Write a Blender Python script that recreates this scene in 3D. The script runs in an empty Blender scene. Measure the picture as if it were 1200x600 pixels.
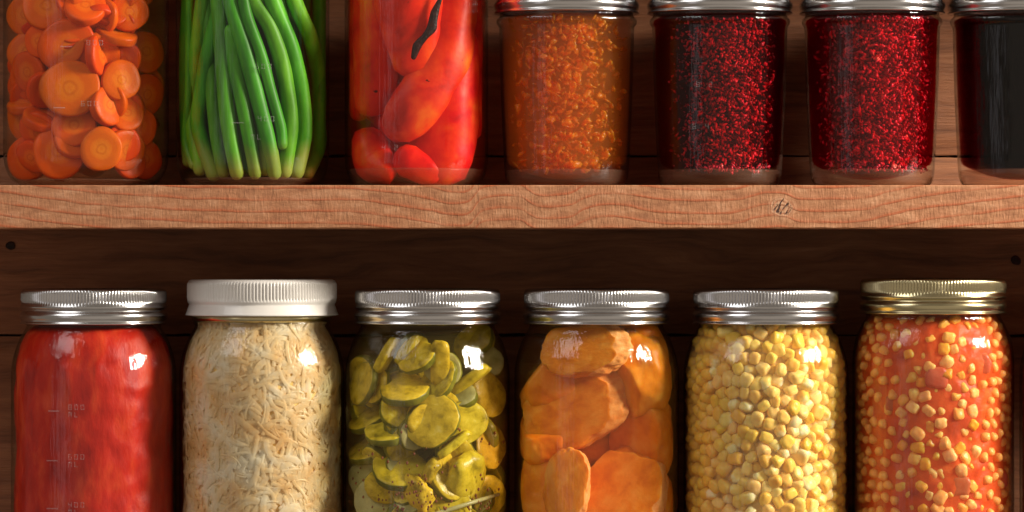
import bpy, bmesh, math, random
from mathutils import Vector, Matrix, noise
sc = bpy.context.scene
C = sc.collection
PI = math.pi
S = 0.0005
R_ = random.Random(7)
def X(px): return (px-600)*S
def Z(py): return (300-py)*S

# ------------------------------------------------------------------ materials
def mat(name):
    m = bpy.data.materials.new(name); m.use_nodes = True
    nt = m.node_tree; nt.nodes.clear()
    out = nt.nodes.new('ShaderNodeOutputMaterial')
    return m, nt, out
class N:
    def __init__(s, nt): s.nt = nt
    def __call__(s, typ, ins=None, **kw):
        n = s.nt.nodes.new(typ)
        for k, v in kw.items(): setattr(n, k, v)
        for k, v in (ins or {}).items():
            if isinstance(v, bpy.types.NodeSocket): s.nt.links.new(v, n.inputs[k])
            else: n.inputs[k].default_value = v
        return n
    def math(s, op, a, b=0.0, c=0.0, clamp=False):
        n = s.nt.nodes.new('ShaderNodeMath'); n.operation = op; n.use_clamp = clamp
        for i, v in enumerate((a, b, c)):
            if isinstance(v, bpy.types.NodeSocket): s.nt.links.new(v, n.inputs[i])
            else: n.inputs[i].default_value = v
        return n.outputs[0]
    def ramp(s, fac, stops, interp='LINEAR'):
        n = s.nt.nodes.new('ShaderNodeValToRGB'); n.color_ramp.interpolation = interp
        cr = n.color_ramp
        while len(cr.elements) < len(stops): cr.elements.new(0.5)
        for e, (p, c) in zip(cr.elements, stops):
            e.position = p; e.color = (*c, 1) if len(c) == 3 else c
        s.nt.links.new(fac, n.inputs[0]); return n.outputs[0]
    def mix(s, fac, a, b, mode='MIX'):
        n = s.nt.nodes.new('ShaderNodeMix'); n.data_type = 'RGBA'; n.blend_type = mode
        for k, v in ((0, fac), (6, a), (7, b)):
            if isinstance(v, bpy.types.NodeSocket): s.nt.links.new(v, n.inputs[k])
            else: n.inputs[k].default_value = (*v, 1) if isinstance(v, tuple) and len(v) == 3 else v
        return n.outputs[2]
    def objco(s, scale=(1,1,1), rnd=False):
        tc = s('ShaderNodeTexCoord')
        mp = s('ShaderNodeMapping', {'Scale': scale})
        src = tc.outputs['Object']
        if rnd:
            oi = s('ShaderNodeObjectInfo')
            a = s('ShaderNodeVectorMath', operation='ADD')
            s.nt.links.new(src, a.inputs[0]); s.nt.links.new(oi.outputs['Random'], a.inputs[1])
            src = a.outputs[0]
        s.nt.links.new(src, mp.inputs[0]); return mp.outputs[0]
    def noise(s, vec, scale, detail=4, rough=.5, dist=0):
        return s('ShaderNodeTexNoise', {'Vector': vec, 'Scale': scale, 'Detail': detail, 'Roughness': rough, 'Distortion': dist})
    def bump(s, h, strength=.3, dist=.001, normal=None):
        n = s('ShaderNodeBump', {'Height': h, 'Strength': strength, 'Distance': dist})
        if normal: s.nt.links.new(normal, n.inputs['Normal'])
        return n.outputs[0]

def food(name, stops, nscale, rough=.35, sss=.25, rad=(1,.4,.15), bump=.3, bscale=None, bdist=.0006, hue=.03, val=.25, coords=(1,1,1), coat=0.0, spots=None, ssc=.006, spec=.18):
    m, nt, out = mat(name); n = N(nt)
    co = n.objco(coords, rnd=True)
    ns = n.noise(co, nscale, 5, .55, .3)
    col = n.ramp(ns.outputs[0], stops)
    if spots:
        sp = n.noise(co, spots[0], 2, .5)
        f = n.ramp(sp.outputs[0], [(spots[1], (0,0,0)), (spots[1]+.04, (1,1,1))])
        col = n.mix(f, col, spots[2])
    oi = n('ShaderNodeObjectInfo')
    h = n.math('MULTIPLY_ADD', oi.outputs['Random'], hue, .5-hue/2)
    r2 = n.math('FRACT', n.math('MULTIPLY', oi.outputs['Random'], 17.3))
    v = n.math('MULTIPLY_ADD', r2, val, 1-val*.6)
    hs = n('ShaderNodeHueSaturation', {'Hue': h, 'Value': v, 'Color': col})
    b2 = n.noise(co, bscale or nscale*3, 4, .6)
    p = n('ShaderNodeBsdfPrincipled', {'Base Color': hs.outputs[0], 'Roughness': rough, 'Subsurface Weight': sss,
        'Subsurface Radius': rad, 'Subsurface Scale': ssc, 'Normal': n.bump(b2.outputs[0], bump, bdist), 'Coat Weight': coat, 'Coat Roughness': .15, 'Specular IOR Level': spec})
    nt.links.new(p.outputs[0], out.inputs[0]); return m

M = {}
# carrot: rings from radial distance
def carrot():
    m, nt, out = mat('carrot'); n = N(nt)
    tc = n('ShaderNodeTexCoord'); oi = n('ShaderNodeObjectInfo')
    sx = n('ShaderNodeSeparateXYZ', {0: tc.outputs['Object']})
    ns = n.noise(n.objco(rnd=True), 180, 3)
    r = n.math('SQRT', n.math('ADD', n.math('POWER', sx.outputs[0], 2), n.math('POWER', sx.outputs[1], 2)))
    r = n.math('ADD', r, n.math('MULTIPLY_ADD', ns.outputs[0], .003, -.0015))
    rr = n.math('MULTIPLY', r, 1/.0160)
    col = n.ramp(rr, [(0, (.74,.17,.008)), (.12,(.76,.21,.012)), (.2,(.66,.13,.005)), (.27,(.76,.19,.01)), (.42,(.76,.16,.006)), (.5,(.70,.115,.004)), (.85,(.72,.115,.004)), (1,(.56,.07,.003))])
    r2 = n.math('FRACT', n.math('MULTIPLY', oi.outputs['Random'], 17.3))
    hs = n('ShaderNodeHueSaturation', {'Hue': n.math('MULTIPLY_ADD', oi.outputs['Random'], .018, .487), 'Value': n.math('MULTIPLY_ADD', r2, .25, .8), 'Color': col})
    b2 = n.noise(n.objco(rnd=True), 400, 4)
    p = n('ShaderNodeBsdfPrincipled', {'Base Color': hs.outputs[0], 'Roughness': .4, 'Subsurface Weight': .3,
        'Subsurface Radius': (1,.35,.08), 'Subsurface Scale': .005, 'Specular IOR Level': .15, 'Normal': n.bump(b2.outputs[0], .3, .0005)})
    nt.links.new(p.outputs[0], out.inputs[0]); return m
M['carrot'] = carrot()
def bean():
    m, nt, out = mat('bean'); n = N(nt)
    tc = n('ShaderNodeTexCoord'); sx = n('ShaderNodeSeparateXYZ', {0: tc.outputs['Object']}); oi = n('ShaderNodeObjectInfo')
    a = n.noise(n.objco((1,1,.22), rnd=True), 110, 4, .6)
    col = n.ramp(a.outputs[0], [(.3,(.035,.19,.008)), (.55,(.075,.35,.015)), (.75,(.14,.48,.03))])
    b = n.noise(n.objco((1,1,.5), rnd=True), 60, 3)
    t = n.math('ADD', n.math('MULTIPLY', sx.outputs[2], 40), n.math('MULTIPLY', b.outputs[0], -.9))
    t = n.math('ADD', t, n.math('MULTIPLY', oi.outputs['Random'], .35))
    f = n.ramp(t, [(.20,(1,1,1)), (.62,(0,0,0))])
    col = n.mix(n.math('MULTIPLY', f, .8), col, (.30,.33,.06))  # refraction at the jar heel painted in as paler bean bottoms
    r2 = n.math('FRACT', n.math('MULTIPLY', oi.outputs['Random'], 17.3))
    hs = n('ShaderNodeHueSaturation', {'Hue': n.math('MULTIPLY_ADD', oi.outputs['Random'], -.03, .505), 'Value': n.math('MULTIPLY_ADD', r2, .5, .75), 'Color': col})
    p = n('ShaderNodeBsdfPrincipled', {'Base Color': hs.outputs[0], 'Roughness': .45, 'Specular IOR Level': .25, 'Subsurface Weight': .12, 'Subsurface Radius': (.4,1,.1), 'Subsurface Scale': .003, 'Normal': n.bump(a.outputs[0], .25, .0006)})
    nt.links.new(p.outputs[0], out.inputs[0]); return m
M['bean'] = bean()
M['bean_pale'] = food('bean_pale', [(.3,(.25,.28,.05)), (.7,(.42,.42,.10))], 90, sss=.15, rad=(.6,1,.2), hue=.03, ssc=.003)
M['pepper'] = food('pepper', [(.28,(.36,.008,.004)), (.45,(.62,.018,.008)), (.6,(.74,.06,.010)), (.75,(.78,.16,.014))], 55, rough=.4, sss=.35, rad=(1,.15,.08), bump=.35, bscale=60, bdist=.0012, hue=.01, val=.2, spots=(170,.73,(.03,.008,.004)))
M['char'] = food('char', [(.4,(.012,.006,.004)), (.7,(.05,.012,.006))], 300, sss=0, bump=.8)
M['pickle'] = food('pickle', [(.3,(.28,.20,.010)), (.46,(.56,.40,.02)), (.62,(.70,.52,.04)), (.75,(.78,.66,.16))], 150, rough=.3, sss=.2, rad=(1,.8,.15), bump=.5, bscale=220, hue=.02, val=.4)
M['pickle_pale'] = food('pickle_pale', [(.3,(.34,.30,.10)), (.7,(.52,.48,.22))], 90, rough=.3, sss=.2, rad=(1,.8,.15), bump=.5, bscale=220, hue=.02, val=.3)
M['pickle_skin'] = food('pickle_skin', [(.3,(.10,.10,.01)), (.7,(.24,.22,.02))], 120, sss=.1, hue=.02)
M['yam'] = food('yam', [(.3,(.66,.18,.008)), (.5,(.80,.275,.015)), (.72,(.86,.40,.06))], 90, rough=.4, sss=.45, rad=(1,.4,.08), bump=.45, bscale=260, bdist=.0007, hue=.012, val=.15)
M['yam_rim'] = food('yam_rim', [(.3,(.74,.26,.05)), (.7,(.84,.44,.15))], 160, rough=.5, sss=.2, rad=(1,.4,.1), bump=.8, bscale=350, hue=.01, val=.1)
M['tomato'] = food('tomato', [(.3,(.34,.006,.003)), (.5,(.50,.016,.005)), (.68,(.62,.05,.012)), (.8,(.66,.09,.02))], 60, rough=.45, sss=.3, rad=(1,.15,.06), bump=.5, bscale=130, bdist=.0012, hue=0, val=0, coords=(1.6,1.6,.7))
M['salsa'] = food('salsa', [(.25,(.30,.025,.008)), (.42,(.56,.055,.012)), (.6,(.70,.10,.018)), (.8,(.76,.20,.04))], 55, rough=.4, sss=.25, rad=(1,.2,.08), bump=.6, bscale=220, bdist=.001, hue=0, val=0)
M['onion'] = food('onion', [(.3,(.48,.07,.025)), (.7,(.58,.15,.07))], 100, sss=.3, hue=.02)
def kraut():
    m, nt, out = mat('kraut'); n = N(nt)
    a = n.noise(n.objco(), 55, 4, .6)
    col = n.ramp(a.outputs[0], [(.3,(.86,.60,.25)), (.48,(.94,.78,.46)), (.64,(.96,.90,.72))])
    b = n.noise(n.objco(), 600, 3)
    p = n('ShaderNodeBsdfPrincipled', {'Base Color': col, 'Roughness': .3, 'Specular IOR Level': .35, 'Normal': n.bump(b.outputs[0], .3, .0004)})
    t = n('ShaderNodeBsdfTranslucent', {'Color': col}); q = n('ShaderNodeBsdfTransparent', {'Color': (1,.93,.75,1)})
    m1 = n('ShaderNodeMixShader', {0: .42, 1: p.outputs[0], 2: t.outputs[0]})
    m2 = n('ShaderNodeMixShader', {0: .22, 1: m1.outputs[0], 2: q.outputs[0]})
    nt.links.new(m2.outputs[0], out.inputs[0]); return m
M['kraut'] = kraut()
M['kraut_core'] = food('kraut_core', [(.35,(.80,.48,.13)), (.6,(.90,.64,.26)), (.8,(.92,.76,.42))], 120, sss=.3, bump=.6, hue=0, val=0)
M['glass_bead'] = None

def kernel_mat(name, a, b, tip):
    m, nt, out = mat(name); n = N(nt)
    tc = n('ShaderNodeTexCoord'); oi = n('ShaderNodeObjectInfo')
    sx = n('ShaderNodeSeparateXYZ', {0: tc.outputs['Object']})
    ns = n.noise(n.objco(rnd=True), 260, 3)
    t = n.math('MULTIPLY_ADD', sx.outputs[2], 110, .5)
    t = n.math('ADD', t, n.math('MULTIPLY_ADD', ns.outputs[0], .8, -.4), clamp=True)
    col = n.ramp(t, [(0, tip), (.25, b), (.8, a)])
    r2 = n.math('FRACT', n.math('MULTIPLY', oi.outputs['Random'], 17.3))
    hs = n('ShaderNodeHueSaturation', {'Hue': n.math('MULTIPLY_ADD', oi.outputs['Random'], .02, .485), 'Saturation': n.math('MULTIPLY_ADD', r2, .14, .84), 'Value': n.math('MULTIPLY_ADD', r2, -.18, 1.08), 'Color': col})
    b2 = n.noise(n.objco(rnd=True), 380, 3)
    p = n('ShaderNodeBsdfPrincipled', {'Base Color': hs.outputs[0], 'Roughness': .35, 'Subsurface Weight': .5,
        'Subsurface Radius': (1,.75,.25), 'Subsurface Scale': .006, 'Specular IOR Level': .18, 'Normal': n.bump(b2.outputs[0], .35, .0005)})
    nt.links.new(p.outputs[0], out.inputs[0]); return m
M['corn'] = kernel_mat('corn', (.93,.55,.05), (.94,.61,.10), (.95,.76,.33))
M['corn_salsa'] = kernel_mat('corn_salsa', (.88,.37,.012), (.90,.43,.025), (.92,.56,.09))
M['corn_core'] = food('corn_core', [(.3,(.75,.42,.08)), (.7,(.88,.62,.22))], 150, bump=.6, hue=0, val=0)

def glass(name, streak=1.6, tint=(.97,.975,.96)):
    m, nt, out = mat(name); n = N(nt)
    co = n.objco((1,1,.045), rnd=True)
    v = n.noise(co, 300, 3, .6)
    w = n.noise(n.objco((1,1,1), rnd=True), 32, 2, .5)
    h = n.math('ADD', n.math('MULTIPLY', v.outputs[0], .16*streak), n.math('MULTIPLY', w.outputs[0], 1.0))
    nm = n.bump(h, .8, .0022)
    geo = n('ShaderNodeNewGeometry')
    ior = n.math('MULTIPLY_ADD', geo.outputs['Backfacing'], 1/1.5-1.5, 1.5)   # the same reflectance from either side of the wall
    fr = n('ShaderNodeFresnel', {'IOR': ior, 'Normal': nm})
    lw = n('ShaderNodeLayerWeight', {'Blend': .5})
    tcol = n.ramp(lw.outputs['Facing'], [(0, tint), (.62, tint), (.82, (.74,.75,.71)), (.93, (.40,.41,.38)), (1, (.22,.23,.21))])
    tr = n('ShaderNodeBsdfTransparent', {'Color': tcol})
    gl = n('ShaderNodeBsdfGlossy', {'Roughness': .07, 'Normal': nm})
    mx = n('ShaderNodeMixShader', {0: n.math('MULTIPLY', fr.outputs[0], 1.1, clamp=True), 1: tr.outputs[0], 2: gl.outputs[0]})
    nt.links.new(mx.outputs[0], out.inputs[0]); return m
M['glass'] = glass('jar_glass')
def emboss():
    m, nt, out = mat('raised_glass'); n = N(nt)
    tr = n('ShaderNodeBsdfTransparent'); gl = n('ShaderNodeBsdfGlossy', {'Roughness': .35})
    mx = n('ShaderNodeMixShader', {0: .28, 1: tr.outputs[0], 2: gl.outputs[0]})
    nt.links.new(mx.outputs[0], out.inputs[0]); return m
M['emboss'] = emboss()
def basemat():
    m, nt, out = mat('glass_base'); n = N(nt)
    p = n('ShaderNodeBsdfPrincipled', {'Base Color': (.80,.42,.27,1), 'Roughness': .25, 'Transmission Weight': .5, 'IOR': 1.3})  # tan tint paints in the lit shelf wood refracted by the thick glass
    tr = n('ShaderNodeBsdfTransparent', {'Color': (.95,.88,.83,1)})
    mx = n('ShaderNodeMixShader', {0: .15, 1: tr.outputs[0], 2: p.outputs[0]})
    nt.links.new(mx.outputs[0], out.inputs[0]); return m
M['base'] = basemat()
def liquid(name, col, dens, scat=0, scol=(1,1,1)):
    m, nt, out = mat(name); n = N(nt)
    tr = n('ShaderNodeBsdfTransparent'); nt.links.new(tr.outputs[0], out.inputs[0])
    va = n('ShaderNodeVolumeAbsorption', {'Color': (*col,1), 'Density': dens})
    if scat:
        vs = n('ShaderNodeVolumeScatter', {'Color': (*scol,1), 'Density': scat, 'Anisotropy': .3})
        ad = n('ShaderNodeAddShader', {0: va.outputs[0], 1: vs.outputs[0]})
        nt.links.new(ad.outputs[0], out.inputs['Volume'])
    else: nt.links.new(va.outputs[0], out.inputs['Volume'])
    return m
def metal(name, col, rough):
    m, nt, out = mat(name); n = N(nt)
    ns = n.noise(n.objco((1,1,14)), 160, 4, .6)
    rg = n.math('MULTIPLY_ADD', ns.outputs[0], .18, rough-.09)
    p = n('ShaderNodeBsdfPrincipled', {'Base Color': (*col,1), 'Metallic': 1, 'Roughness': rg, 'Normal': n.bump(ns.outputs[0], .12, .0003)})
    nt.links.new(p.outputs[0], out.inputs[0]); return m
M['tin'] = metal('tin', (.60,.60,.60), .22)
M['brass'] = metal('brass', (.60,.53,.31), .23)
def plastic():
    m, nt, out = mat('white_lid'); n = N(nt)
    ns = n.noise(n.objco(), 60, 4)
    p = n('ShaderNodeBsdfPrincipled', {'Base Color': n.ramp(ns.outputs[0], [(.3,(.70,.68,.63)),(.7,(.78,.765,.72))]), 'Roughness': .38, 'Coat Weight': .3})
    nt.links.new(p.outputs[0], out.inputs[0]); return m
M['white'] = plastic()

def wood_edge():
    """sawn pine edge with flowing latewood lines; measured along the board in metres"""
    m, nt, out = mat('pine_shelf'); n = N(nt)
    tc = n('ShaderNodeTexCoord'); sx = n('ShaderNodeSeparateXYZ', {0: tc.outputs['Object']})
    s = 0.973
    u = n.math('MULTIPLY_ADD', sx.outputs[0], 1/S/s*1.0, 600)       # 0..1200 along the seen stretch
    v = n.math('MULTIPLY_ADD', sx.outputs[2], -1/S/s, 300)
    u01 = n.math('MULTIPLY', u, 1/1200)
    fc = nt.nodes.new('ShaderNodeFloatCurve')
    pts = [(0,-24),(60,-15),(120,-8),(200,-3),(300,0),(400,0),(450,4),(505,12),(540,18),(556,8),(572,-3),(600,-5),(620,2),(640,8),(662,7),(685,-3),(715,-8),(760,-2),(800,1),(850,1),(885,-6),(910,-9),(940,-1),(1000,-2),(1040,-9),(1100,-20),(1200,-31)]
    cv = fc.mapping.curves[0]
    def yy(h): return (h+40)/80
    cv.points[0].location = (0, yy(pts[0][1])); cv.points[1].location = (1, yy(pts[-1][1]))
    for x, h in pts[1:-1]: cv.points.new(x/1200, yy(h))
    fc.mapping.update()
    nt.links.new(u01, fc.inputs['Value'])
    h = n.math('MULTIPLY_ADD', fc.outputs[0], 80, -40)
    # coordinates stretched along the grain for wobble
    cx = n('ShaderNodeCombineXYZ', {0: n.math('MULTIPLY', u, .012), 1: sx.outputs[1], 2: n.math('MULTIPLY', v, .035)})
    wob = n.noise(cx.outputs[0], 1.3, 4, .55)
    f = n.math('SUBTRACT', v, h)
    f = n.math('ADD', f, n.math('MULTIPLY_ADD', wob.outputs[0], 7, -3.5))
    f = n.math('ADD', f, n.math('MULTIPLY', sx.outputs[1], 300))
    fr = n.math('FRACT', n.math('MULTIPLY_ADD', f, 1/13.6, 1.0))
    # knot
    def dist(cu, cv_, k=1.0):
        a = n.math('POWER', n.math('SUBTRACT', u, cu), 2)
        b = n.math('MULTIPLY', n.math('POWER', n.math('SUBTRACT', v, cv_), 2), k)
        return n.math('SQRT', n.math('ADD', a, b))
    line = n.ramp(fr, [(0,(0,0,0)), (.45,(.03,.03,.03)), (.72,(.30,.30,.30)), (.86,(1,1,1)), (.94,(.9,.9,.9)), (1,(0,0,0))])
    var = n.noise(cx.outputs[0], 2.1, 2)
    line = n.math('MULTIPLY', line, n.math('MULTIPLY_ADD', var.outputs[0], 2.6, -.42, clamp=True))
    base_n = n.noise(cx.outputs[0], 2.7, 6, .7)
    base = n.ramp(base_n.outputs[0], [(.3,(.29,.115,.050)), (.5,(.45,.20,.090)), (.7,(.60,.315,.17))])
    col = n.mix(n.math('MULTIPLY', line, .95, clamp=True), base, (.42,.10,.03))
    cz = n('ShaderNodeCombineXYZ', {0: u, 1: sx.outputs[1], 2: n.math('MULTIPLY', v, .22)})
    saw = n.noise(cz.outputs[0], .33, 3, .6)
    col = n.mix(n.math('MULTIPLY_ADD', saw.outputs[0], .8, -.28, clamp=True), col, (.36,.15,.07), 'MIX')
    kd = n.math('ADD', dist(916, 243, 1.5), n.math('MULTIPLY_ADD', n.noise(cx.outputs[0], 6, 3).outputs[0], 8, -4))
    kmask = n.ramp(n.math('MULTIPLY', kd, .05), [(.45,(1,1,1)), (.95,(0,0,0))])
    kring = n.ramp(n.math('FRACT', n.math('MULTIPLY', kd, .21)), [(0,(.46,.22,.11)), (.5,(.58,.33,.19)), (.9,(.36,.12,.05)), (1,(.46,.22,.11))])
    col = n.mix(kmask, col, kring)
    kr = n('ShaderNodeCombineXYZ', {0: n.math('MULTIPLY', n.math('ADD', u, n.math('MULTIPLY', v, .6)), .30), 1: n.math('MULTIPLY', v, .07)})
    crack = n.noise(kr.outputs[0], 1.0, 2, .5)
    ck = n.ramp(crack.outputs[0], [(.52,(0,0,0)), (.56,(1,1,1))])
    ck = n.math('MULTIPLY', ck, n.ramp(n.math('MULTIPLY', kd, .05), [(.45,(1,1,1)), (.6,(0,0,0))]))
    # little dark nicks
    cn = n('ShaderNodeCombineXYZ', {0: n.math('MULTIPLY', u, .11), 2: n.math('MULTIPLY', v, .05)})
    nick = n.ramp(n.noise(cn.outputs[0], 1.0, 3, .6).outputs[0], [(.735,(0,0,0)), (.76,(1,1,1))])
    dk = n.math('MAXIMUM', ck, n.math('MULTIPLY', nick, .8))
    col = n.mix(dk, col, (.06,.022,.012))
    hgt = n.math('ADD', n.math('MULTIPLY', saw.outputs[0], .6), n.math('MULTIPLY', base_n.outputs[0], .6))
    hgt = n.math('SUBTRACT', hgt, n.math('MULTIPLY', dk, .8))
    hgt = n.math('ADD', hgt, n.math('MULTIPLY', line, .25))
    p = n('ShaderNodeBsdfPrincipled', {'Base Color': col, 'Roughness': .62, 'Normal': n.bump(hgt, .7, .0009)})
    nt.links.new(p.outputs[0], out.inputs[0]); return m
M['pine'] = wood_edge()
def wood_plank():
    m, nt, out = mat('old_plank'); n = N(nt)
    co = n.objco((1.2,1,16), rnd=True)
    d = n.noise(n.objco((1.5,1,5), rnd=True), 6, 3)
    cc = n('ShaderNodeVectorMath', operation='MULTIPLY_ADD')
    nt.links.new(d.outputs['Color'], cc.inputs[0]); cc.inputs[1].default_value = (.0,0,.5); nt.links.new(co, cc.inputs[2])
    g = n.noise(cc.outputs[0], 9, 7, .68)
    g2 = n.noise(n.objco((2,1,60), rnd=True), 12, 5, .7)
    col = n.ramp(g.outputs[0], [(.3,(.13,.046,.017)), (.48,(.29,.108,.040)), (.62,(.38,.150,.058)), (.75,(.46,.20,.085))])
    col = n.mix(n.math('MULTIPLY_ADD', g2.outputs[0], 1.2, -.45, clamp=True), col, (.15,.055,.022))
    vk = n('ShaderNodeTexVoronoi', {'Vector': n.objco((1,.01,1.4), rnd=False), 'Scale': 6.5})
    kk = n.ramp(vk.outputs['Distance'], [(.015,(1,1,1)), (.03,(.5,.5,.5)), (.045,(0,0,0))])
    col = n.mix(kk, col, (.02,.008,.005))
    hgt = n.math('ADD', g.outputs[0], n.math('MULTIPLY', g2.outputs[0], .6))
    p = n('ShaderNodeBsdfPrincipled', {'Base Color': col, 'Roughness': .6, 'Normal': n.bump(hgt, .6, .002)})
    nt.links.new(p.outputs[0], out.inputs[0]); return m
M['plank'] = wood_plank()

# ------------------------------------------------------------------ object helpers
def mkmesh(verts, faces, name='m', smooth=True, mats=(), fm=None):
    me = bpy.data.meshes.new(name); me.from_pydata([tuple(v) for v in verts], [], faces); me.update()
    for mt in mats: me.materials.append(mt)
    if fm: me.polygons.foreach_set('material_index', fm)
    if smooth: me.polygons.foreach_set('use_smooth', [True]*len(me.polygons))
    return me
def link(name, me, parent=None, loc=(0,0,0), label=None, cat=None, group=None, kind=None):
    o = bpy.data.objects.new(name, me); C.objects.link(o); o.location = loc
    if parent: o.parent = parent
    for k, v in (('label',label),('category',cat),('group',group),('kind',kind)):
        if v: o[k] = v
    return o
def lathe(prof, seg=96, tooth=None, cap0=False, cap1=False):
    """prof: (r, z[, amp]) in px units"""
    vs, fs = [], []
    for p in prof:
        r, z = p[0], p[1]; amp = p[2] if len(p) > 2 else 0
        for i in range(seg):
            a = 2*PI*i/seg
            rr = r
            if amp: rr = r + amp*(1 if (i % 4) < 2 else -1)
            vs.append((rr*S*math.sin(a), -rr*S*math.cos(a), z*S))
    for j in range(len(prof)-1):
        for i in range(seg):
            k = (i+1) % seg
            fs.append((j*seg+i, (j+1)*seg+i, (j+1)*seg+k, j*seg+k) if prof[0][1] > prof[-1][1] or True else None)
    if cap0: fs.append(tuple(range(seg)))
    if cap1: fs.append(tuple(reversed(range((len(prof)-1)*seg, len(prof)*seg))))
    return vs, fs
def smoothprof(pts, sub=4):
    out = []
    n_ = len(pts)
    for i in range(n_-1):
        p0 = pts[max(i-1,0)]; p1 = pts[i]; p2 = pts[i+1]; p3 = pts[min(i+2,n_-1)]
        for k in range(sub):
            t = k/sub
            q = []
            for c in (0,1):
                m1 = (p2[c]-p0[c])/2; m2 = (p3[c]-p1[c])/2
                q.append((2*t**3-3*t**2+1)*p1[c]+(t**3-2*t**2+t)*m1+(-2*t**3+3*t**2)*p2[c]+(t**3-t**2)*m2)
            out.append(tuple(q))
    out.append(tuple(pts[-1])); return out
def fixn(me):
    bm = bmesh.new(); bm.from_mesh(me); bmesh.ops.recalc_face_normals(bm, faces=bm.faces); bm.to_mesh(me); bm.free(); return me

# ------------------------------------------------------------------ jars
QUART = [(60,0),(74,1.2),(84,6),(91,15),(95.5,28),(96.5,45),(96.5,70),(96.5,150),(96.5,225),(96.5,245),(95.8,256),(93,270),(87.5,286),(81.5,297),(78.8,302),(78.2,304.5),(80.2,306.5),(80.2,308.5),(77.5,311),(76,318),(76,344)]
TALL  = [(60,0),(74,1.2),(84,6),(90,15),(93.5,28),(94.3,45),(94.3,70),(94.3,150),(94.3,240),(94.3,262),(93.2,276),(90,290),(84.5,303),(80,311),(78.8,314),(78.4,316.5),(80.4,318.5),(80.4,320.5),(77.5,323),(76,330),(76,356)]
SLIM  = [(56,0),(66,1.2),(75,6),(80.5,14),(83.5,26),(84.2,40),(84.2,65),(84.2,150),(84.2,228),(84.2,250),(83,262),(80,275),(76,290),(72,300),(70,306),(72,309),(72,312),(69,315),(68,322),(68,346)]
BEANJ = [(58,0),(70,1.2),(80,6),(86,16),(89,30),(90,45),(90,70),(90,150),(90,228),(90,250),(89,262),(86,275),(80,290),(74,300),(71,306),(73,309),(73,312),(70,315),(69,322),(69,346)]
JELLY = [(55,0),(64,1),(69,4),(71.8,11),(73,22),(73.8,36),(75,60),(77.2,110),(78.6,160),(79,180),(79.6,187),(81.6,190),(82.4,193),(81.6,196),(79,199),(78,203),(78,240)]
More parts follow.
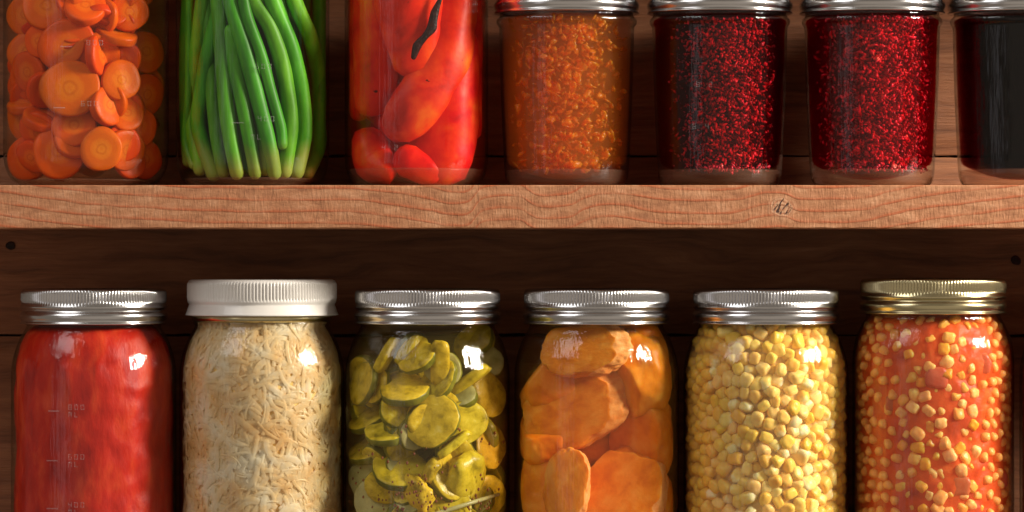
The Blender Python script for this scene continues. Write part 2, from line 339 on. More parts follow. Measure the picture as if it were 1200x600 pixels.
class Jar:
    def __init__(s, cx, basey, prof, name, label, lidkind='tin', wall=3.0, ang=0, cy=0.0, scale=1.0):
        s.cx, s.basey, s.prof, s.wall = cx, basey, prof, wall
        s.c = Vector((X(cx), cy, Z(basey)))
        s.root = link(name, None, loc=s.c, label=label, cat='jar')
        s.root.rotation_euler.z = ang
        pr = smoothprof(prof, 5)
        vs, fs = lathe(pr, 96)
        s.ob_glass = link('glass_body', fixn(mkmesh(vs, fs, 'glass_body', mats=[M['glass']])), s.root)
        s.top = prof[-1][1]
        s.lid(lidkind)
    def rin(s, zpx):
        p = s.prof
        if zpx <= p[0][1]: return p[0][0]-s.wall
        for a, b in zip(p, p[1:]):
            if a[1] <= zpx <= b[1]:
                return a[0]+(b[0]-a[0])*(zpx-a[1])/max(b[1]-a[1],1e-6)-s.wall
        return p[-1][0]-s.wall
    def lid(s, kind):
        T = s.top
        if kind in ('tin','brass'):
            k = 84.3 if s.prof[-1][0] > 70 else 76
            if s.prof is JELLY: k = 83.5
            b = k-84.3
            pr = [(77+b,2.6),(80+b,3.2),(83+b,2.4),(83.9+b,.8),(84.0+b,-1,.7),(84.1+b,-3,1.0),(84.2+b,-10,1.0),(84.3+b,-12.5,.5),(84.4+b,-14),(85.6+b,-17),(85.9+b,-18.6),(84.6+b,-20.2),(82.9+b,-21.2),(83.0+b,-22.6),(84.6+b,-24.2),(86.0+b,-26.5),(86.3+b,-29),(85.6+b,-32),(84.4+b,-34),(84.7+b,-35.2),(86.0+b,-36.2),(86.0+b,-37.4),(84+b,-38),(79+b,-37)]
            me = lidmesh(kind+str(round(b,1)), pr, M[kind])
            L = link('lid_band', me, s.root, (0,0,T*S))
            vs, fs = lathe([(.5,1.0),(40,1.1),(60,1.0),(66,.2),(70,.9),(79.5+b,2.2)], 96, cap0=True)
            link('lid_disc', fixn(mkmesh(vs, fs, 'lid_disc', mats=[M[kind]])), s.root, (0,0,T*S-.0002))
        elif kind == 'white':
            pr = [(.5,14),(70,14.2),(82,14),(85.2,12.8),(86.4,10.5),(86.6,9,.8),(86.7,6,.9),(86.8,-7,.9),(86.8,-9.5,.4),(87,-11),(86.6,-13),(85.2,-14.5),(85.4,-16),(86.6,-19),(87.8,-23),(89.0,-26.0),(89.6,-27.5),(87,-28),(82,-26)]
            me = lidmesh('white', pr, M['white'])
            link('lid', me, s.root, (0,0,T*S))
            vs, fs = lathe([(77,-24),(80.5,-26),(82,-30),(81.5,-33),(79,-35),(77,-35.5)], 96)
            link('metal_ring', fixn(mkmesh(vs, fs, 'metal_ring', mats=[M['brass']])), s.root, (0,0,T*S))
    def fill(s, z0, z1, mt, name, shrink=0.0, lump=0, seed=0, seg=72, bowl=0, parent=None, kind=None, lumpscale=45, loc=None, **tags):
        """closed inner solid between heights z0,z1 (px above base)"""
        pr = [(1, z0+bowl*0)]
        zz = z0; prof = []
        steps = max(8, int((z1-z0)/4))
        for i in range(steps+1):
            z = z0+(z1-z0)*i/steps
            r = s.rin(z)-shrink
            d = min(z-z0, z1-z)
            e = 12.0
            if d < e: r -= (6 if not bowl or z > z0+e else 9)*(1-math.sqrt(max(0,1-(1-d/e)**2)))
            prof.append((r, z))
        dz = -bowl
        pre = [(2, z0-dz*-0)]
        if bowl:
            pre = [(2,z0-bowl),(prof[0][0]*.35,z0-bowl*.9),(prof[0][0]*.65,z0-bowl*.6),(prof[0][0]*.87,z0-bowl*.22)]
        prof = pre+prof+[(prof[-1][0]*.6, z1),(2,z1)]
        vs, fs = lathe(prof, seg, cap0=True, cap1=True)
        if lump:
            nv = []
            for v in vs:
                p = Vector(v); q = p*lumpscale+Vector((seed,seed*1.7,0))
                nval = noise.fractal(q, .8, 2.0, 3)
                rad = Vector((p.x,p.y,0)); L = rad.length
                if L > 1e-6: p -= rad/L*(abs(nval)*lump*S)
                nv.append(p)
            vs = nv
        me = fixn(mkmesh(vs, fs, name, mats=[mt]))
        o = link(name, me, parent, s.c if loc is None else loc, kind=kind, **tags)
        return o
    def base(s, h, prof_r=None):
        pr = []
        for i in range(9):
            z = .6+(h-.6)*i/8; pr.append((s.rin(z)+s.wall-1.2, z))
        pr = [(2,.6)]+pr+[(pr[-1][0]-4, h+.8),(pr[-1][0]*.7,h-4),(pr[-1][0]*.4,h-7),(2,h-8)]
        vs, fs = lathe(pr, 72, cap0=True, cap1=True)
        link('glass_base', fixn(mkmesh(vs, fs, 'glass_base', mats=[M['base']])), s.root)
    def marks(s, items):
        """items: (px, py, text rows, dash px offset or None)"""
        for (px, py, rows, dash) in items:
            vs, fs = [], []
            z0 = s.basey-py
            def put(x0, x1, za, zb):
                a = len(vs)
                for xx, zz, dd in ((x0,za,0),(x1,za,0),(x1,zb,0),(x0,zb,0),(x0+.3,za+.3,.9),(x1-.3,za+.3,.9),(x1-.3,zb-.3,.9),(x0+.3,zb-.3,.9)):
                    r = (s.rin(z0+zz)+s.wall+.1+dd); x = px-s.cx+xx
                    vs.append((x*S, -math.sqrt(r*r-x*x)*S, (z0+zz)*S))
                for f in ((0,1,5,4),(1,2,6,5),(2,3,7,6),(3,0,4,7),(4,5,6,7)): fs.append(tuple(a+i for i in f))
            if dash is not None: put(dash, dash+14, -.9, .9)
            SEG = {'a':(0,1,3,1,'h',6),'g':(0,0,0,0,'h',3),'d':(0,0,0,0,'h',0),'f':('l',1),'b':('r',1),'e':('l',0),'c':('r',0)}
            DG = {'0':'abcdef','2':'abged','4':'fgbc','6':'afgedc','8':'abcdefg','5':'afgcd','M':'efbcam','L':'fed','U':'fedcb','1':'bc'}
            for ri, row in enumerate(rows):
                for ci, ch in enumerate(row):
                    if ch == ' ': continue
                    ox = ci*7.2; oz = 1.5 - ri*8.5
                    for sg in DG.get(ch, 'abcdef'):
                        if sg == 'a': put(ox, ox+4.2, oz+5.2, oz+6.3)
                        if sg == 'g': put(ox, ox+4.2, oz+2.6, oz+3.7)
                        if sg == 'd': put(ox, ox+4.2, oz, oz+1.1)
                        if sg == 'f': put(ox, ox+1.1, oz+3.2, oz+6.3)
                        if sg == 'e': put(ox, ox+1.1, oz, oz+3.2)
                        if sg == 'b': put(ox+3.2, ox+4.3, oz+3.2, oz+6.3)
                        if sg == 'c': put(ox+3.2, ox+4.3, oz, oz+3.2)
                        if sg == 'm': put(ox+1.6, ox+2.6, oz+3.0, oz+6.3)
            link('measuring_mark', mkmesh(vs, fs, 'measuring_mark', smooth=False, mats=[M['emboss']]), s.root)
    # press an object against the inside of the glass
    def press(s, o, depth=0.0, gap=.3):
        me = o.data; mw = Matrix.LocRotScale(o.location, o.rotation_euler, o.scale)
        vs = [mw @ v.co for v in me.vertices]
        for it in range(3):
            ov = 0
            for v in vs:
                r = s.rin((v.z-s.c.z)/S)*S
                d = v.x-s.c.x
                if abs(d) > r*.985: 
                    e = (abs(d)-r*.985)*(1 if d > 0 else -1)
                    if abs(e) > abs(ov): ov = e
            if ov:
                o.location.x -= ov; vs = [v-Vector((ov,0,0)) for v in vs]
        sh = -1e9
        for v in vs:
            r = s.rin((v.z-s.c.z)/S)*S-gap*S
            d = min(abs(v.x-s.c.x), r*.999)
            y = -math.sqrt(max(r*r-d*d, 0))+s.c.y
            sh = max(sh, y-v.y)
        o.location.y += sh+depth*S
def squeeze(j, o, out=0.0, gap=.4):
    """flatten a piece of food against the inside of its jar"""
    o.location.y -= out*S
    mw = Matrix.LocRotScale(o.location, o.rotation_euler, o.scale); inv = mw.inverted()
    for v in o.data.vertices:
        p = mw @ v.co; q = Vector((p.x-j.c.x, p.y-j.c.y)); L = q.length
        R = (j.rin((p.z-j.c.z)/S)-gap)*S
        if L > R*.93:
            e = (L-R*.93)/(R*.07); k = R*(.93+.07*(1-math.exp(-e)))
            q = q*(k/L); v.co = inv @ Vector((q.x+j.c.x, q.y+j.c.y, p.z))
_lm = {}
def lidmesh(key, pr, mt):
    if key in _lm: return _lm[key]
    vs, fs = lathe(pr, 560, cap0=(pr[0][0] < 1))
    me = fixn(mkmesh(vs, fs, 'lid', mats=[mt]))
    _lm[key] = me; return me

# ------------------------------------------------------------------ food meshes
def slicemesh(r, t, mt, seed=0, irr=.06, bevel=2.5, crinkle=0, seg=40, mats=None, dome=.8, ragged=0):
    rr = random.Random(seed); ph = [rr.uniform(0,6.28) for _ in range(4)]
    vs, fs, fm = [], [], []
    prof = [(0,t/2+dome),(r*.35,t/2+dome),(r*.7,t/2+dome*.6),(r-bevel,t/2),(r-bevel*.3,t/2-bevel*.4),(r,t/2-bevel),(r,0),(r,-t/2+bevel),(r-bevel*.3,-t/2+bevel*.4),(r-bevel,-t/2),(r*.5,-t/2-dome*.5),(0,-t/2-dome)]
    for j,(q,z) in enumerate(prof):
        for i in range(seg):
            a = 2*PI*i/seg
            k = 1+irr*(math.sin(2*a+ph[0])+.5*math.sin(3*a+ph[1])+.3*math.sin(5*a+ph[2]))
            if crinkle: k += crinkle*math.sin(a*12)*(q/r)
            x, y = q*k*math.cos(a), q*k*math.sin(a)
            if ragged:
                g = noise.fractal(Vector((x*.09+seed*3, y*.09, z*.12)), .7, 2, 4)*ragged*2.2; x *= 1+g*.02; y *= 1+g*.02; z += g
            w = 1.2*noise.noise(Vector((x*.05+seed, y*.05, z*.1)))
            vs.append((x*S, y*S, (z+w)*S))
    for j in range(len(prof)-1):
        for i in range(seg):
            k = (i+1) % seg
            fs.append((j*seg+i, j*seg+k, (j+1)*seg+k, (j+1)*seg+i)); fm.append(1 if (mats and 4 <= j <= 7) else 0)
    return fixn(mkmesh(vs, fs, 'slice', mats=mats or [mt], fm=fm))
def blobmesh(rx, ry, rz, mt, seed=0, amp=.12, fr=1.6, e=2.0, sub=3, taper=0, cuts=0, faces=None, rim=None):
    rc = random.Random(seed); pl = [(Vector((rc.uniform(-1,1),rc.uniform(-1,.2),rc.uniform(-1,1))).normalized(), rc.uniform(.45,.75)) for _ in range(cuts)] + [(Vector(f[:3]).normalized(), f[3]) for f in (faces or [])]
    bm = bmesh.new(); bmesh.ops.create_icosphere(bm, subdivisions=sub, radius=1)
    for v in bm.verts:
        p = v.co.copy()
        if e != 2.0:
            q = Vector([abs(c)**(2/e)*(1 if c >= 0 else -1) for c in p]); 
            L = (abs(p.x)**e+abs(p.y)**e+abs(p.z)**e)**(1/e); p = p/L
        nz = noise.fractal(p*fr+Vector((seed*3.1, seed*1.3, 0)), .9, 2, 3)
        p = p*(1+amp*nz)
        for nn, dd in pl:
            q = p.dot(nn)-dd
            if q > 0: p -= nn*q*.9
        if taper: k = 1+taper*p.z; p.x *= k; p.y *= k
        v.co = Vector((p.x*rx*S, p.y*ry*S, p.z*rz*S))
    rimf = []
    if rim:
        for f in bm.faces:
            c = f.calc_center_median(); c = Vector((c.x/(rx*S), c.y/(ry*S), c.z/(rz*S)))
            on = any(c.dot(nn) > dd-.015 for nn, dd in pl)
            rimf.append(0 if on or c.x < .0+.25*noise.noise(c*4+Vector((seed,0,0))) else 1)
    me = bpy.data.meshes.new('blob'); bm.to_mesh(me); bm.free(); me.materials.append(mt)
    if rim: me.materials.append(rim); me.polygons.foreach_set('material_index', rimf)
    me.polygons.foreach_set('use_smooth', [True]*len(me.polygons)); return me
def tubemesh(pts, radii, mt, seg=14, flat=1.0, amp=0.0, seed=0, mats=None, paleend=0):
    """pts in metres relative; radii px; closed rounded ends"""
    P = [Vector(p) for p in pts]
    # resample catmull
    Q, RR = [], []
    for i in range(len(P)-1):
        p0 = P[max(i-1,0)]; p1 = P[i]; p2 = P[i+1]; p3 = P[min(i+2,len(P)-1)]
        for k in range(8):
            t = k/8
            Q.append((2*t**3-3*t**2+1)*p1+(t**3-2*t**2+t)*(p2-p0)/2+(-2*t**3+3*t**2)*p2+(t**3-t**2)*(p3-p1)/2)
            RR.append(radii[i]+(radii[i+1]-radii[i])*t)
    Q.append(P[-1]); RR.append(radii[-1])
    n_ = len(Q)
    # rounded ends
    T0 = (Q[1]-Q[0]).normalized(); T1 = (Q[-1]-Q[-2]).normalized()
    pre, post = [], []
    for k in (0.02,.45,.8):
        pre.append((Q[0]-T0*RR[0]*S*math.sqrt(1-k*k)*.9, RR[0]*k)); post.append((Q[-1]+T1*RR[-1]*S*math.sqrt(1-k*k)*.9, RR[-1]*k))
    allp = pre+list(zip(Q,RR))+post[::-1]
    vs, fs, fm = [], [], []
    ny = Vector((0,1,0))
    m_ = len(allp)
    for i,(c,r) in enumerate(allp):
        a = allp[max(i-1,0)][0]; b = allp[min(i+1,m_-1)][0]
        T = (b-a).normalized(); U = T.cross(ny).normalized(); V = U.cross(T)
        for j in range(seg):
            th = 2*PI*j/seg
            d = U*math.cos(th)+V*math.sin(th)*flat
            k = 1+amp*noise.fractal(Vector((c+d*.02)*30)+Vector((seed*2.7,0,seed)), .8, 2, 3) if amp else 1
            vs.append(c+d*r*S*k)
    for i in range(m_-1):
        for j in range(seg):
            k = (j+1) % seg
            fs.append((i*seg+j,(i+1)*seg+j,(i+1)*seg+k,i*seg+k)); fm.append(1 if (mats and i > m_-paleend) else 0)
    fs.append(tuple(range(seg))); fm.append(0)
    fs.append(tuple(range((m_-1)*seg, m_*seg))); fm.append(1 if mats and paleend else 0)
    return fixn(mkmesh(vs, fs, 'tube', mats=mats or [mt], fm=fm))
def orient(o, nrm, spin=0):
    q = Vector(nrm).normalized().to_track_quat('Z','Y')
    o.rotation_mode = 'XYZ'
    o.rotation_euler = (q.to_matrix() @ Matrix.Rotation(spin, 3, 'Z')).to_euler()

# ------------------------------------------------------------------ shelving unit
unit = link('wooden_shelf_unit', None, loc=(0,0,0), label='rustic pine shelving with a thick pale boards and a dark plank back', cat='shelf')
def board(z0, z1, y0, y1, x0, x1, seed, mt, name, wear=True):
    nx = 700 if wear else 200
    bm = bmesh.new(); rows = []
    prof = [(y1,z1)] + [(y0+.004,z1),(y0+.0007,z1),(y0+.0001,z1-.0006)] + [(y0, z1-(z1-z0)*k/6) for k in range(1,6)] + [(y0+.0001,z0+.0006),(y0+.0007,z0),(y0+.004,z0),(y1,z0)]
    for i in range(nx+1):
        x = x0+(x1-x0)*i/nx
        row = []
        for j,(y,z) in enumerate(prof):
            w = noise.fractal(Vector((x*60+seed, j*.3, seed)), .7, 2, 4)
            yy, zz = y, z
            if j in (2,3): 
                chip = max(0, noise.noise(Vector((x*25, seed, 0)))-.25)*.0022*(1+noise.noise(Vector((x*300,0,1))))
                zz -= chip if j == 3 else chip*.4; yy += (chip*.8 if j == 2 else 0) + abs(w)*.0003
            if j in (9,10): zz += abs(w)*.0004
            if 3 < j < 9: yy += w*.0002
            row.append(bm.verts.new((x, yy, zz)))
        rows.append(row)
    for i in range(nx):
        for j in range(len(prof)):
            k = (j+1) % len(prof)
            bm.faces.new((rows[i][j], rows[i][k], rows[i+1][k], rows[i+1][j]))
    bm.faces.new(rows[0]); bm.faces.new(list(reversed(rows[-1])))
    bmesh.ops.recalc_face_normals(bm, faces=bm.faces)
    me = bpy.data.meshes.new(name); bm.to_mesh(me); bm.free(); me.materials.append(mt)
    return link(name, me, unit)
YF, YB = -.06, .078
SH_T, SH_B = .0404, .01556
board(SH_B, SH_T, YF, YB-.001, -.62, .62, 3.1, M['pine'], 'shelf_board')
LB = Z(690)
board(.235, .26, YF, YB-.001, -.62, .62, 15.2, M['pine'], 'shelf_board')
board(LB-.025, LB, YF, YB-.001, -.62, .62, 9.7, M['pine'], 'shelf_board')
def plank(z0, z1, seed, y=YB):
    nx, nz = 320, 12
    bm = bmesh.new()
    g = []
    for i in range(nx+1):
        x = -.62+1.24*i/nx; col = []
        for j in range(nz+1):
            t = j/nz; z = z0+(z1-z0)*t
            w = noise.fractal(Vector((x*9+seed, z*60, seed)), .8, 2, 4)
            yy = y+w*.0008
            if j in (0,nz): yy += .0025; z += noise.fractal(Vector((x*25, seed, j)), .8, 2, 4)*.0008
            col.append(bm.verts.new((x,yy,z)))
        col.append(bm.verts.new((x,y+.015,z1))); col.append(bm.verts.new((x,y+.015,z0)))
        g.append(col)
    L = len(g[0])
    for i in range(nx):
        for j in range(L):
            k = (j+1) % L
            f = bm.faces.new((g[i][j], g[i+1][j], g[i+1][k], g[i][k])); f.smooth = 1 <= j < nz-1
    bmesh.ops.recalc_face_normals(bm, faces=bm.faces)
    me = bpy.data.meshes.new('plank'); bm.to_mesh(me); bm.free(); me.materials.append(M['plank'])
    o = link('back_plank', me, unit); return o
seam = (300-393)*S/.965
plank(seam+.0008, seam+.108, 1.3); plank(seam-.12, seam-.0008, 5.2); plank(seam+.1096, seam+.22, 8.8)
vs = [(-.62,YB+.016,-.28),(.62,YB+.016,-.28),(.62,YB+.016,.28),(-.62,YB+.016,.28)]
plank(seam-.24, seam-.1216, 2.2)
bm = bmesh.new(); bmesh.ops.create_cube(bm, size=1, matrix=Matrix.Translation((0,YB+.022,-.01)) @ Matrix.Diagonal((1.24,.008,.56,1)))
me = bpy.data.meshes.new('added_backing'); bm.to_mesh(me); bm.free(); me.materials.append(M['char']); link('added_backing', me, unit)  # unseen dark sheet added to stop light coming through the plank gaps

# knots in the back planks
def knot(px, py, r, label=None):
    me = slicemesh(r, 1.6, M['char'], seed=int(px), irr=.08, bevel=.6, dome=.2)
    o = link('knot', me, unit, (X(px)/.965, YB-.0004, Z(py)/.965)); orient(o, (0,-1,0)); return o
knot(13, 288, 5.5); knot(1190, 305, 6); knot(1155,340,3)

def join_stuff(objs, name, label, cat):
    bm = bmesh.new()
    for o in objs:
        t = o.data.copy(); t.transform(Matrix.LocRotScale(o.location, o.rotation_euler, o.scale)); bm.from_mesh(t); bpy.data.meshes.remove(t)
    me = bpy.data.meshes.new(name); bm.to_mesh(me); bm.free()
    for mt in objs[0].data.materials: me.materials.append(mt)
    me.polygons.foreach_set('use_smooth', [True]*len(me.polygons))
    for o in objs: bpy.data.objects.remove(o)
    return link(name, me, None, label=label, cat=cat, kind='stuff')
# ------------------------------------------------------------------ UPPER ROW
UB = 219
carj = Jar(101, UB, QUART, 'mason_jar', 'wide clear jar packed with orange carrot slices, leftmost on the upper shelf')
beanj = Jar(296, UB, BEANJ, 'mason_jar', 'clear jar filled with upright green beans on the upper shelf')
pepj = Jar(488, UB, SLIM, 'mason_jar', 'clear straight jar of roasted red peppers standing between the beans and the orange jelly')
jelj = Jar(664, UB, JELLY, 'mason_jar', 'short tapered jar of translucent orange jelly under a silver lid')
jam1 = Jar(843.5, UB, JELLY, 'mason_jar', 'short tapered jar of seedy red jam next to the orange jelly')
jam2 = Jar(1022, UB, JELLY, 'mason_jar', 'short tapered jar of brighter red seedy jam next to the nearly black jar')
darkj = Jar(1196, UB, JELLY, 'mason_jar', 'nearly black jelly jar cut off by the right edge of the upper shelf')
def brine(j, col, dens, label, z0=8, z1=None, scat=0, scol=(1,1,1)):
    return j.fill(z0, z1 or j.top-38, liquid('brine', col, dens, scat, scol), 'brine', shrink=.15, label=label, cat='brine')
# carrots
brine(carj, (1,.50,.16), 18, 'orange tinted brine around the carrot slices', z0=10, scat=4, scol=(1,.5,.15))
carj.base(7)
cs = [slicemesh(30, 11, M['carrot'], seed=i, irr=.035) for i in range(5)]
def put(j, me, name, px, py, nrm, depth=0, spin=0, sc_=1.0, label='', cat='', group=None):
    o = link(name, me, None, (X(px), j.c.y, Z(py)), label=label, cat=cat, group=group)
    o.scale = (sc_,)*3 if not isinstance(sc_, tuple) else sc_
    orient(o, nrm, spin); j.press(o, depth); return o
CG = 'carrot slices in the jar'
cl = [ # px,py,r,normal,depth,label
 (91,107,34,(.05,-1,.05),0,'large round carrot slice with a clear core ring at the front centre of its jar'),
 (127,177,25,(.15,-1,.0),0,'bright golden orange carrot slice low on the right beside the glass reflection'),
 (77,180,31,(.1,-1,.15),3,'broad carrot slice standing at the bottom centre of the carrot jar'),
 (33,186,27,(-.35,-1,.0),0,'carrot slice at the bottom left corner of its jar'),
 (36,62,25,(-.25,-1,.1),3,'round carrot slice at the left, above the stacked edge-on slices'),
 (87,58,33,(.05,-1,-.2),5,'broad carrot slice directly above the slice with the ring'),
 (132,127,24,(.85,-.65,.25),2,'carrot slice turned to show its thick pale edge right of centre'),
 (147,97,24,(.45,-1,.1),9,'carrot slice facing right behind the edge-on one'),
 (122,68,26,(.96,-.3,.1),3,'thin yellowish carrot slice standing edge-on near the dark gap'),
 (142,45,24,(.25,-.35,.95),3,'golden carrot slice lying edge-on over the dark gap'),
 (36,122,26,(-.2,-.35,.95),2,'upper of two flat lying carrot slices at the left'),
 (56,142,25,(.30,-.45,.9),2,'lower of two flat lying carrot slices at the left'),
 (163,150,25,(.5,-1,.1),4,'shaded carrot slice right of the bright golden one'),
 (170,187,23,(.6,-1,0),3,'shaded carrot slice in the bottom right corner of its jar'),
 (26,18,25,(-.3,-1,0),2,'carrot slice cut by the top edge at the far left of its jar'),
 (62,12,29,(0,-1,.3),4,'carrot slice near the top left, tilted back'),
 (108,14,25,(.1,-.8,.7),2,'carrot slice tilted up just under the top edge of the photo'),
 (156,18,23,(.3,-1,.1),1,'reddish carrot slice near the top right glint of its jar'),
 (24,100,22,(-.6,-1,.1),12,'small carrot slice half hidden at the left edge'),
 (176,62,25,(.7,-1,.1),6,'dim carrot slice at the right edge, upper half'),
 (180,112,25,(.8,-1,0),6,'dim carrot slice at the right edge, middle height'),
 (95,150,26,(0,-1,.3),14,'carrot slice hidden behind the two lowest front slices'),
 (122,25,22,(.2,-.5,-.8),10,'carrot slice seen nearly flat under the top slices')]
for i,(px,py,r,nr,d,lb) in enumerate(cl):
    put(carj, cs[i%5], 'carrot_slice', px, py, nr, d, R_.uniform(0,6), (r/30, r/30, 1.0), lb, 'carrot', CG)
for i in range(34):
    px = R_.uniform(14, 186); py = -40+i*7
    put(carj, cs[i%5], 'carrot_slice', px, py, (R_.uniform(-.8,.8),-1,R_.uniform(-.8,.8)), R_.uniform(9,17), R_.uniform(0,6), (R_.uniform(.65,.9),)*3, 'carrot slice wedged into a gap behind the front slices', 'carrot', CG)
HID = []
for i in range(75):
    me = cs[i%5]
    a = R_.uniform(0, 2*PI); rr = R_.uniform(10, 66); z = R_.uniform(30, 290)
    if rr*math.cos(a) > 45 : rr *= .6
    o = link('carrot_slice', me, None, (carj.c.x+rr*S*math.sin(a), -rr*S*math.cos(a)*.8+.006, carj.c.z+z*S), label='orange carrot slice buried behind the front slices of the carrot jar', cat='carrot', group=CG)
    orient(o, (R_.uniform(-1,1), R_.uniform(-1,.2), R_.uniform(-1,1)), 0); o.scale = (.82,.82,1)
    HID.append(o)
join_stuff(HID, 'carrot_slices', 'rest of the orange carrot slices behind the front ones in their jar', 'carrots')
carj.marks([(112,60,['800'],-30),(106,130,['600'],-32)])

# green beans
brine(beanj, (.55,.8,.25), 30, 'clear greenish brine around the green beans', z0=8)
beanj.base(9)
def pathobj(j, pts, radii, mt, name, label, cat, group, depth=0, flat=1.0, seg=14, amp=0, seed=0, mats=None, paleend=0, inset=1.5):
    P = []
    for k,(px,py) in enumerate(pts):
        z = j.basey-py; r = j.rin(max(z,4))-radii[k]*flat-inset-depth
        dx = px-j.cx; lim = max(2, j.rin(max(z,4))-radii[k]-1); dx = max(-lim, min(lim, dx))
        P.append((dx*S, -math.sqrt(max(r*r-dx*dx, 0))*S, z*S))
    return link(name, tubemesh(P, radii, mt, seg, flat, amp, seed, mats, paleend), None, j.c, label=label, cat=cat, group=group)
BG = 'green beans standing in the jar'
bl = [
 ([(338,-60),(347,0),(366,48),(375,92),(381,139),(374,172),(362,203)],9.5,0,'bright thick green bean curving down the right side of its jar'),
 ([(305,-60),(322,0),(343,55),(356,110),(358,160),(350,203)],10,0,'bright thick green bean, second from the right'),
 ([(290,-60),(300,0),(322,37),(337,92),(343,147),(337,203)],9.5,3,'thick green bean curving behind the thin bright one'),
 ([(285,-40),(294,20),(310,65),(323,112),(333,150),(335,172)],6.8,0,'thin lighter green bean ending above the jar bottom'),
 ([(268,-60),(274,0),(290,55),(305,110),(320,170),(326,205)],9,0,'long green bean slanting down through the centre'),
 ([(276,40),(280,80),(291,130),(304,205)],8.5,3,'green bean ending at the bottom centre'),
 ([(258,-50),(261,10),(266,75),(273,147),(283,205)],9,1,'straight green bean left of centre'),
 ([(262,10),(250,60),(240,110),(236,150),(255,206)],9,3,'flat green bean leaning left from the centre'),
 ([(248,-50),(240,20),(232,75),(228,140),(238,200)],9,2,'dim green bean near the left side'),
 ([(228,-60),(226,0),(225,110),(221,165),(230,195)],5.5,0,'thin yellowish green bean along the left glass'),
 ([(214,-60),(213,60),(214,130),(222,190)],8,2,'dark green bean at the far left of its jar'),
 ([(372,-60),(378,0),(381,70),(380,120)],8,4,'shaded green bean at the far right of its jar'),
 ([(246,-60),(248,20),(252,90),(258,160),(266,204)],8,9,'green bean half hidden behind the left beans'),
 ([(318,-60),(330,10),(345,80),(348,150),(342,200)],9,12,'green bean half hidden behind the right beans'),
 ([(280,-60),(284,0),(300,90),(312,150),(315,200)],9,12,'green bean half hidden behind the centre beans')]
for i,(pts,r,d,lb) in enumerate(bl):
    n_ = len(pts)
    rad = [r*(.92 if k in (0,n_-1) else 1.0)*(1+R_.uniform(-.05,.05)) for k in range(n_)]
    pale = M['bean_pale']; pe = 11
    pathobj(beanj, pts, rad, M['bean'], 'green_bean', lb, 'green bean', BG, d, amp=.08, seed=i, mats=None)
HID = []
for i in range(26):
    a = R_.uniform(0,2*PI); rr = R_.uniform(20, 66)
    x0, y0 = rr*math.sin(a), -rr*math.cos(a)*.85+8
    if y0 < -45: y0 = -30
    P = [(x0*S+R_.uniform(-.004,.004), y0*S+R_.uniform(-.003,.003), z*S) for z in (18, 90, 170, 285)]
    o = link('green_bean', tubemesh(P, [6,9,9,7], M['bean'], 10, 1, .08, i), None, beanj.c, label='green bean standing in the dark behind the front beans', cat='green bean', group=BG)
    HID.append(o)
join_stuff(HID, 'green_beans', 'rest of the green beans in the dark behind the front ones', 'green beans')
beanj.marks([(305,147-60,['600'],None),(308,147,['400'],-30),(300,168,['ML'],None)])

# roasted peppers
brine(pepj, (.98,.10,.05), 60, 'dark red liquid around the roasted peppers', z0=10, scat=9, scol=(1,.14,.06))
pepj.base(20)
PG = 'roasted red pepper pieces in the jar'
pl = [
 ([(560,-50),(548,10),(527,62),(500,112),(474,146)],[30,28,28,27,22],0,.5,'long red pepper strip sweeping from upper right to lower left'),
 ([(452,-50),(440,0),(431,60),(428,112)],[26,28,28,26],2,.5,'orange red pepper strip hanging down the left side'),
 ([(482,-50),(480,0),(483,40),(484,70)],[34,34,30,24],6,.5,'glowing orange pepper lobe at the top centre beside the black crack'),
 ([(552,60),(545,110),(532,150),(520,190)],[30,42,42,32],6,.45,'large smooth scarlet pepper piece at the lower right'),
 ([(432,172),(438,190),(450,202)],[22,24,18],0,.6,'small orange pepper piece in the bottom left corner'),
 ([(480,190),(505,203)],[18,14],8,.5,'red pepper scrap at the bottom centre'),
 ([(565,-40),(566,60),(560,150)],[16,18,16],3,.7,'dark crimson pepper edge along the right glass'),
 ([(420,-40),(416,60),(418,130)],[14,14,12],7,.8,'dim pepper edge along the left glass'),
 ([(455,120),(470,150)],[28,20],22,.8,'pepper piece deep in the shade behind the front strips')]
for i,(pts,rad,d,fl,lb) in enumerate(pl):
    rad = [q*1.12 for q in rad]
    o = pathobj(pepj, pts, rad, M['pepper'], 'pepper_piece', lb, 'pepper', PG, d, flat=fl, seg=28, amp=.16, seed=i+3)
    squeeze(pepj, o)
o = pathobj(pepj, [(518,2),(512,20),(508,36),(500,48),(492,58),(487,72)], [3,5,4.5,3,4,2.5], M['char'], 'charred_skin', 'black ragged strip of charred skin between two pepper strips', 'charred skin', None, -.4, flat=.4, seg=10, amp=.6, seed=2)
HID = []
for i in range(9):
    me = blobmesh(34,24,40, M['pepper'], seed=i+20, amp=.25)
    o = link('pepper_piece', me, None, pepj.c+Vector((R_.uniform(-28,28)*S, R_.uniform(0,35)*S, (50+i*26)*S)), label='red pepper piece hidden behind the front pieces of its jar', cat='pepper', group=PG)
    HID.append(o)
join_stuff(HID, 'pepper_pieces', 'rest of the red pepper pieces behind the front ones', 'peppers')
pepj.marks([(450,180,['4 2'],None)])

